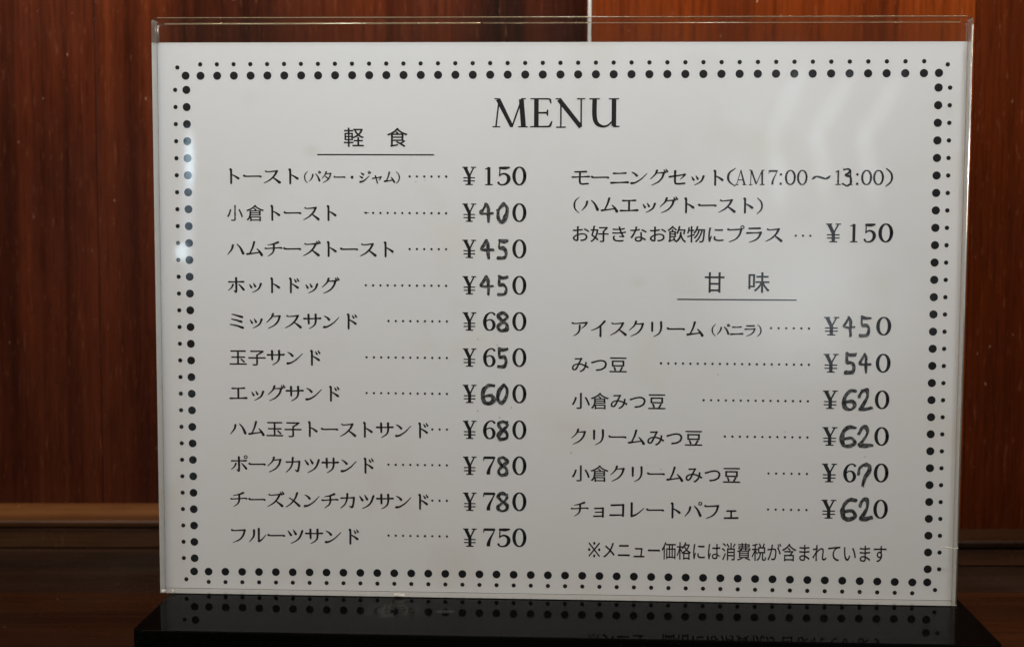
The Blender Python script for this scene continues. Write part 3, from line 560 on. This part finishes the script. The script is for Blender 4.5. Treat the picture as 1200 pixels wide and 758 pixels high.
# every printed item: group, kind, text, ink left, right, bottom, top in mm on the card
PRINT = [
    ('title', 'd', 'M', -16.7, -7.53, 123.8, 131.25),
    ('title', 'd', 'E', -6.9, -1.19, 123.81, 131.26),
    ('title', 'd', 'N', -0.3, 7.39, 123.71, 131.26),
    ('title', 'd', 'U', 8.21, 16.27, 123.83, 131.26),
    ('head0', 'g', '軽', -55.78, -50.46, 118.61, 123.62),
    ('head0', 'g', '食', -44.41, -38.95, 118.59, 123.63),
    ('line0', 'U', '_', -62.85, -32.03, 116.47, 116.74),
    ('head1', 'g', '甘', 38.96, 44.11, 80.98, 86.33),
    ('head1', 'g', '味', 50.31, 55.84, 81.01, 86.4),
    ('line1', 'U', '_', 31.85, 62.88, 79.05, 79.32),
    ('L0n', 'm', 'トースト', -85.94, -68.14, 108.69, 112.98),
    ('L0n', 's', '(バター・ジャム)', -66.24, -41.18, 109.12, 112.29),
    ('L0l', 'L', '6', -38.47, -28.86, 110.74, 111.18),
    ('L0p', 'd', '¥', -24.56, -21.04, 108.77, 113.52),
    ('L0p', 'd', '1', -18.85, -16.5, 108.74, 113.58),
    ('L0p', 'd', '5', -15.49, -11.96, 108.75, 113.59),
    ('L0p', 'd', '0', -11.4, -7.89, 108.76, 113.6),
    ('L1n', 'm', '小倉トースト', -87.02, -58.15, 99.09, 103.41),
    ('L1l', 'L', '12', -50.06, -28.86, 101.16, 101.61),
    ('L1p', 'd', '¥', -24.53, -21.0, 99.17, 103.95),
    ('L1p', 'h', '4', -19.83, -16.36, 99.02, 104.04),
    ('L1p', 'h', '0', -15.39, -12.55, 99.03, 104.05),
    ('L1p', 'd', '0', -11.36, -7.85, 99.19, 104.05),
    ('L2n', 'm', 'ハムチーズトースト', -86.95, -43.03, 89.63, 93.95),
    ('L2l', 'L', '6', -38.5, -28.86, 91.73, 92.18),
    ('L2p', 'd', '¥', -24.5, -20.97, 89.68, 94.48),
    ('L2p', 'h', '4', -19.81, -16.33, 89.53, 94.57),
    ('L2p', 'h', '5', -15.36, -12.51, 89.55, 94.59),
    ('L2p', 'd', '0', -11.32, -7.8, 89.71, 94.59),
    ('L3n', 'm', 'ホットドッグ', -86.9, -57.36, 79.95, 84.3),
    ('L3l', 'L', '12', -50.14, -28.86, 82.11, 82.56),
    ('L3p', 'd', '¥', -24.47, -20.93, 80.1, 84.92),
    ('L3p', 'h', '4', -19.79, -16.3, 79.95, 85.01),
    ('L3p', 'h', '5', -15.33, -12.48, 79.98, 85.04),
    ('L3p', 'd', '0', -11.29, -7.76, 80.14, 85.04),
    ('L4n', 'm', 'ミックスサンド', -86.49, -52.74, 70.5, 74.86),
    ('L4l', 'L', '9', -44.15, -28.65, 72.71, 73.16),
    ('L4p', 'd', '¥', -24.44, -20.89, 70.55, 75.39),
    ('L4p', 'd', '6', -19.21, -15.66, 70.55, 75.47),
    ('L4p', 'h', '8', -15.3, -12.44, 70.44, 75.52),
    ('L4p', 'd', '0', -11.25, -7.71, 70.61, 75.53),
    ('L5n', 'm', '玉子サンド', -86.79, -62.61, 60.74, 65.13),
    ('L5l', 'L', '12', -50.02, -28.65, 63.02, 63.47),
    ('L5p', 'd', '¥', -24.41, -20.86, 60.98, 65.84),
    ('L5p', 'd', '6', -19.18, -15.64, 60.99, 65.93),
    ('L5p', 'h', '5', -15.27, -12.41, 60.88, 65.98),
    ('L5p', 'd', '0', -11.21, -7.67, 61.06, 66.0),
    ('L6n', 'm', 'エッグサンド', -86.72, -57.57, 51.17, 55.57),
    ('L6l', 'L', '12', -50.06, -28.64, 53.47, 53.93),
    ('L6p', 'd', '¥', -24.38, -20.82, 51.31, 56.19),
    ('L6p', 'h', '6', -19.28, -15.99, 51.18, 56.3),
    ('L6p', 'h', '0', -15.24, -12.37, 51.22, 56.34),
    ('L6p', 'd', '0', -11.17, -7.62, 51.4, 56.36),
    ('L7n', 'm', 'ハム玉子トーストサンド', -86.79, -33.81, 41.61, 46.02),
    ('L7l', 'L', '3', -32.53, -28.64, 43.91, 44.37),
    ('L7p', 'd', '¥', -24.35, -20.78, 41.69, 46.59),
    ('L7p', 'd', '6', -19.14, -15.58, 41.7, 46.69),
    ('L7p', 'h', '8', -15.21, -12.33, 41.61, 46.75),
    ('L7p', 'd', '0', -11.13, -7.58, 41.8, 46.77),
    ('L8n', 'm', 'ポークカツサンド', -86.67, -48.46, 31.95, 36.38),
    ('L8l', 'L', '9', -44.27, -28.64, 34.32, 34.78),
    ('L8p', 'd', '¥', -24.32, -20.75, 32.05, 36.97),
    ('L8p', 'd', '7', -19.12, -15.55, 32.07, 37.08),
    ('L8p', 'h', '8', -15.18, -12.3, 31.98, 37.14),
    ('L8p', 'd', '0', -11.1, -7.53, 32.17, 37.17),
    ('L9n', 'm', 'チーズメンチカツサンド', -86.79, -33.83, 22.37, 26.82),
    ('L9l', 'L', '3', -32.54, -28.64, 24.76, 25.22),
    ('L9p', 'd', '¥', -24.29, -20.71, 22.35, 27.29),
    ('L9p', 'd', '7', -19.1, -15.52, 22.38, 27.4),
    ('L9p', 'h', '8', -15.15, -12.26, 22.29, 27.47),
    ('L9p', 'd', '0', -11.06, -7.49, 22.49, 27.51),
    ('L10n', 'm', 'フルーツサンド', -86.67, -52.54, 12.63, 17.1),
    ('L10l', 'L', '9', -44.32, -28.63, 15.12, 15.59),
    ('L10p', 'd', '¥', -24.26, -20.67, 12.64, 17.59),
    ('L10p', 'd', '7', -19.07, -15.49, 12.67, 17.72),
    ('L10p', 'd', '5', -15.19, -11.59, 12.73, 17.77),
    ('L10p', 'd', '0', -11.02, -7.44, 12.79, 17.83),
    ('R0n', 'm', 'モーニングセット', 4.21, 43.13, 108.69, 112.94),
    ('R0n', 'e', '(', 44.6, 46.45, 108.65, 113.41),
    ('R0n', 'e', 'A', 46.46, 49.36, 109.05, 112.91),
    ('R0n', 'e', 'W', 49.98, 54.0, 109.07, 112.92),
    ('R0n', 'e', '7', 54.9, 57.52, 109.08, 112.93),
    ('R0n', 'e', ':', 57.83, 58.56, 109.08, 112.1),
    ('R0n', 'e', '0', 59.23, 62.06, 109.09, 112.94),
    ('R0n', 'e', '0', 62.35, 65.07, 109.1, 112.95),
    ('R0n', 'e', '~', 66.36, 70.78, 110.48, 111.58),
    ('R0n', 'e', '1', 72.1, 73.69, 109.13, 112.98),
    ('R0n', 'e', '1', 75.38, 76.73, 109.14, 112.98),
    ('R0n', 'e', ':', 77.49, 78.19, 109.15, 112.15),
    ('R0n', 'e', '0', 78.79, 81.61, 109.15, 113.0),
    ('R0n', 'e', '0', 81.85, 84.64, 109.16, 113.0),
    ('R0n', 'h', '3', 73.98, 76.39, 108.68, 113.36),
    ('R0n', 'e', ')', 85.2, 86.71, 108.78, 113.51),
    ('R1n', 'm', '(ハムエッグトースト)', 4.76, 53.49, 101.53, 105.79),
    ('R2n', 'm', 'お好きなお飲物にプラス', 4.37, 58.59, 93.99, 98.34),
    ('R2l', 'L', '3', 62.34, 66.08, 95.72, 96.16),
    ('R2p', 'd', '¥', 70.13, 73.9, 94.28, 99.14),
    ('R2p', 'd', '1', 76.16, 78.33, 94.3, 99.16),
    ('R2p', 'd', '5', 79.73, 82.95, 94.32, 99.18),
    ('R2p', 'd', '0', 83.67, 87.28, 94.34, 99.2),
    ('D0n', 'm', 'アイスクリーム', 4.55, 38.52, 69.19, 73.55),
    ('D0n', 's', '(バニラ)', 41.1, 53.78, 69.6, 72.78),
    ('D0l', 'L', '6', 56.39, 66.24, 71.59, 72.04),
    ('D0p', 'd', '¥', 70.13, 73.95, 70.04, 74.87),
    ('D0p', 'h', '4', 75.12, 78.21, 69.85, 75.01),
    ('D0p', 'h', '5', 79.33, 82.32, 69.89, 75.04),
    ('D0p', 'd', '0', 83.69, 87.38, 70.15, 74.97),
    ('D1n', 'm', 'みつ豆', 4.39, 18.89, 59.66, 64.05),
    ('D1l', 'L', '21', 27.82, 66.38, 62.09, 62.54),
    ('D1p', 'd', '¥', 70.23, 74.01, 60.29, 65.2),
    ('D1p', 'h', '5', 75.71, 78.54, 60.11, 65.36),
    ('D1p', 'h', '4', 79.38, 82.47, 60.15, 65.39),
    ('D1p', 'd', '0', 83.81, 87.45, 60.42, 65.32),
    ('D2n', 'm', '小倉みつ豆', 4.46, 29.17, 49.99, 54.39),
    ('D2l', 'L', '15', 39.13, 66.33, 52.47, 52.92),
    ('D2p', 'd', '¥', 70.25, 74.04, 50.7, 55.57),
    ('D2p', 'h', '6', 75.57, 78.76, 50.53, 55.73),
    ('D2p', 'h', '2', 79.49, 83.14, 50.57, 55.77),
    ('D2p', 'd', '0', 83.8, 87.37, 50.84, 55.7),
    ('D3n', 'm', 'クリームみつ豆', 4.53, 38.93, 40.4, 44.81),
    ('D3l', 'L', '12', 44.86, 66.42, 42.9, 43.35),
    ('D3p', 'd', '¥', 70.3, 74.12, 41.01, 45.92),
    ('D3p', 'h', '6', 75.25, 78.91, 40.84, 46.08),
    ('D3p', 'h', '2', 79.64, 83.36, 40.89, 46.13),
    ('D3p', 'd', '0', 83.89, 87.5, 41.16, 46.06),
    ('D4n', 'm', '小倉クリームみつ豆', 4.6, 49.04, 30.64, 35.07),
    ('D4l', 'L', '6', 56.42, 66.48, 33.2, 33.66),
    ('D4p', 'd', '¥', 70.39, 74.24, 31.3, 36.25),
    ('D4p', 'd', '6', 75.82, 79.38, 31.36, 36.31),
    ('D4p', 'h', '7', 79.77, 82.81, 30.43, 36.22),
    ('D4p', 'd', '0', 83.97, 87.63, 31.47, 36.41),
    ('D5n', 'm', 'チョコレートパフェ', 4.67, 48.55, 20.97, 25.42),
    ('D5l', 'L', '6', 56.48, 66.54, 23.58, 24.04),
    ('D5p', 'd', '¥', 70.49, 74.28, 21.61, 26.63),
    ('D5p', 'h', '6', 75.81, 79.47, 21.46, 26.81),
    ('D5p', 'h', '2', 80.33, 83.82, 21.52, 26.87),
    ('D5p', 'd', '0', 84.09, 87.69, 21.8, 26.81),
    ('note', 'G', '※メニュー価格には消費税が含まれています', 9.39, 87.7, 10.03, 14.72),
]


NAMES = {'title': ('title', 'large serif heading reading MENU'),
         'head0': ('section_heading', 'small heading for light meals above the left column'),
         'head1': ('section_heading', 'small heading for sweets above the right column'),
         'line0': ('heading_rule', None), 'line1': ('heading_rule', None),
         'note': ('tax_note', 'small note about tax at the bottom right')}
groups = {}
for it in PRINT: groups.setdefault(it[0], []).append(it)
rnd = random.Random(11)
for g, items in groups.items():
    ink = Ink(); hands = []; extra = Ink(); nextra = 0; txt = ''
    for _, kind, s, x0, x1, z0, z1 in items:
        if kind == 'h': hands.append((s, x0, x1, z0, z1)); txt += s; continue
        if kind in 'dem': txt += 'M' if s == 'W' else s
        if kind == 'g': put_string(ink, s, x0, x1, z0, z1, -.010, False, fit='ink'); txt += s
        elif kind == 'G': put_string(ink, s, x0, x1, z0-.05, z1+.05, -.007, False)
        elif kind == 'm':
            txt += s
            if s.startswith('小倉ト'):      # the first sign of this line is half rubbed away
                em = (x1-x0)/5.76
                put_string(extra, '小', x0, x0+em*.86, z0, z1); nextra = 1
                put_string(ink, s[1:], x0+em*1.02, x1, z0, z1)
            else: put_string(ink, s, x0, x1, z0, z1)
        elif kind == 's': put_string(ink, s, x0, x1, z0, z1, -.006, wscale=1.1); txt += s
        elif kind == 'd': put_glyph(ink, s, x0, x1, z0, z1, bold=1.16 if g == 'title' else 1.34)
        elif kind == 'e': put_glyph(ink, s, x0, x1, z0, z1, .80)
        elif kind == 'U': ink.poly([(x0*MM, (z0-.03)*MM), (x1*MM, (z0-.03)*MM), (x1*MM, (z1+.03)*MM), (x0*MM, (z1+.03)*MM)])
        elif kind == 'L':
            n = int(s)
            for i in range(n): ink.disc((x0+(x1-x0)*i/(n-1))*MM, (z0+z1)/2*MM, .31*MM, 10)
    if g in NAMES: nm, lb = NAMES[g]
    elif g.endswith('l'): nm, lb = 'dotted_leader', None
    elif g.endswith('p'): nm, lb = 'price', 'price reading '+txt
    else: nm, lb = 'menu_line', 'printed line reading '+txt
    o = ink.done(nm, M['ink'], card, lb)
    if nextra: extra.done('worn_character', M['worn_ink'], o, 'half rubbed away first character')
    else: extra.bm.free()
    for (s, x0, x1, z0, z1) in hands:
        hk = Ink(); hk.k = 40
        blot = (s in '68' and rnd.random() < .8) or (s == '2') or (s == '0') or (g[0] == 'D' and rnd.random() < .5)
        put_hand(hk, s, x0, x1, z0, z1, rnd, blot)
        hk.done('handwritten_digit', M['marker'] if g != 'R0n' else M['ink'], o, 'digit %s corrected by hand in black marker' % s)

# dotted border: 146 big dots, each its own piece, and the ring of small dots outside them
def lerp(a, b, t): return a+(b-a)*t
big, small = [], []
def ease(t, e): return t+e*t*(t-1)
for k in range(42):
    t = ease(k/41, .035); big.append((lerp(-93.61, 94.15, t), lerp(137.08, 137.68, t)))
    small.append((lerp(-93.65, 94.14, t), lerp(140.04, 140.70, t)))
    t = k/41; sag = .42*4*t*(1-t)
    big.append((lerp(-93.2, 94.65, t), lerp(4.78, 4.86, t)+sag)); small.append((lerp(-93.2, 94.7, t), lerp(1.95, 1.95, t)+sag*.9))
for k in range(29):
    t = k/28
    big.append((lerp(-97.42, -96.96, ease(t, -.02)), lerp(133.42, 8.39, t))); small.append((lerp(-100.39, -99.9, t), lerp(133.42, 8.39, t)))
    big.append((lerp(97.96, 98.55, t), lerp(134.02, 8.45, t))); small.append((lerp(100.89, 101.55, t), lerp(134.02, 8.47, t)))
big += [(-97.57, 137.11), (97.95, 137.75), (98.55, 4.92), (-97.15, 4.77)]
small += [(-99.73, 139.24), (100.13, 139.89), (100.61, 2.9), (-99.3, 2.59)]
bm = bmesh.new(); bm.faces.new([bm.verts.new((1.06*MM*math.cos(a), -.00004, 1.06*MM*math.sin(a))) for a in [k*2*math.pi/28 for k in range(28)]])
proto = link('border_dot', bm, M['ink'], card, loc=(big[0][0]*MM, 0, big[0][1]*MM))
for x, z in big[1:]:
    o = proto.copy(); COL.objects.link(o); o.location = (x*MM, 0, z*MM); o.parent = card
ink = Ink()
for x, z in small: ink.k = 0; ink.disc(x*MM, z*MM, .57*MM, 16)
so = ink.done('small_border_dot', M['ink'], card); so['kind'] = 'stuff'

# scraped paper, ink crumbs and marker specks near the corrected prices
ink = Ink(); rnd = random.Random(3)
for (u, v) in ((-36.9, 109.6), (-34.5, 109.9), (-20.5, 49.2), (-11.5, 50.2), (-14.6, 47.5), (-25.5, 37.8), (-15.3, 66.8), (60.6, 44.6), (28.2, 34.2), (24.7, 35.2), (81.5, 38.2), (-70, 105.6), (-20.4, 68.3), (42.8, 59.6)):
    n = 7; r = rnd.uniform(.14, .34)
    ink.poly([((u+r*rnd.uniform(.5, 1.2)*math.cos(k*6.283/n))*MM, (v+r*rnd.uniform(.5, 1.2)*math.sin(k*6.283/n))*MM) for k in range(n)])
o = ink.done('eraser_crumb', M['smudge'], card); o['kind'] = 'stuff'
ink = Ink(); ink.ribbon([(-506, 1016, 1.2), (-499, 1014.5, 2.2), (-492, 1014, 1.2)], lambda q: (q[0]*.1*MM, q[1]*.1*MM), bold=1); ink.done('ink_smear', M['worn_ink'], card)
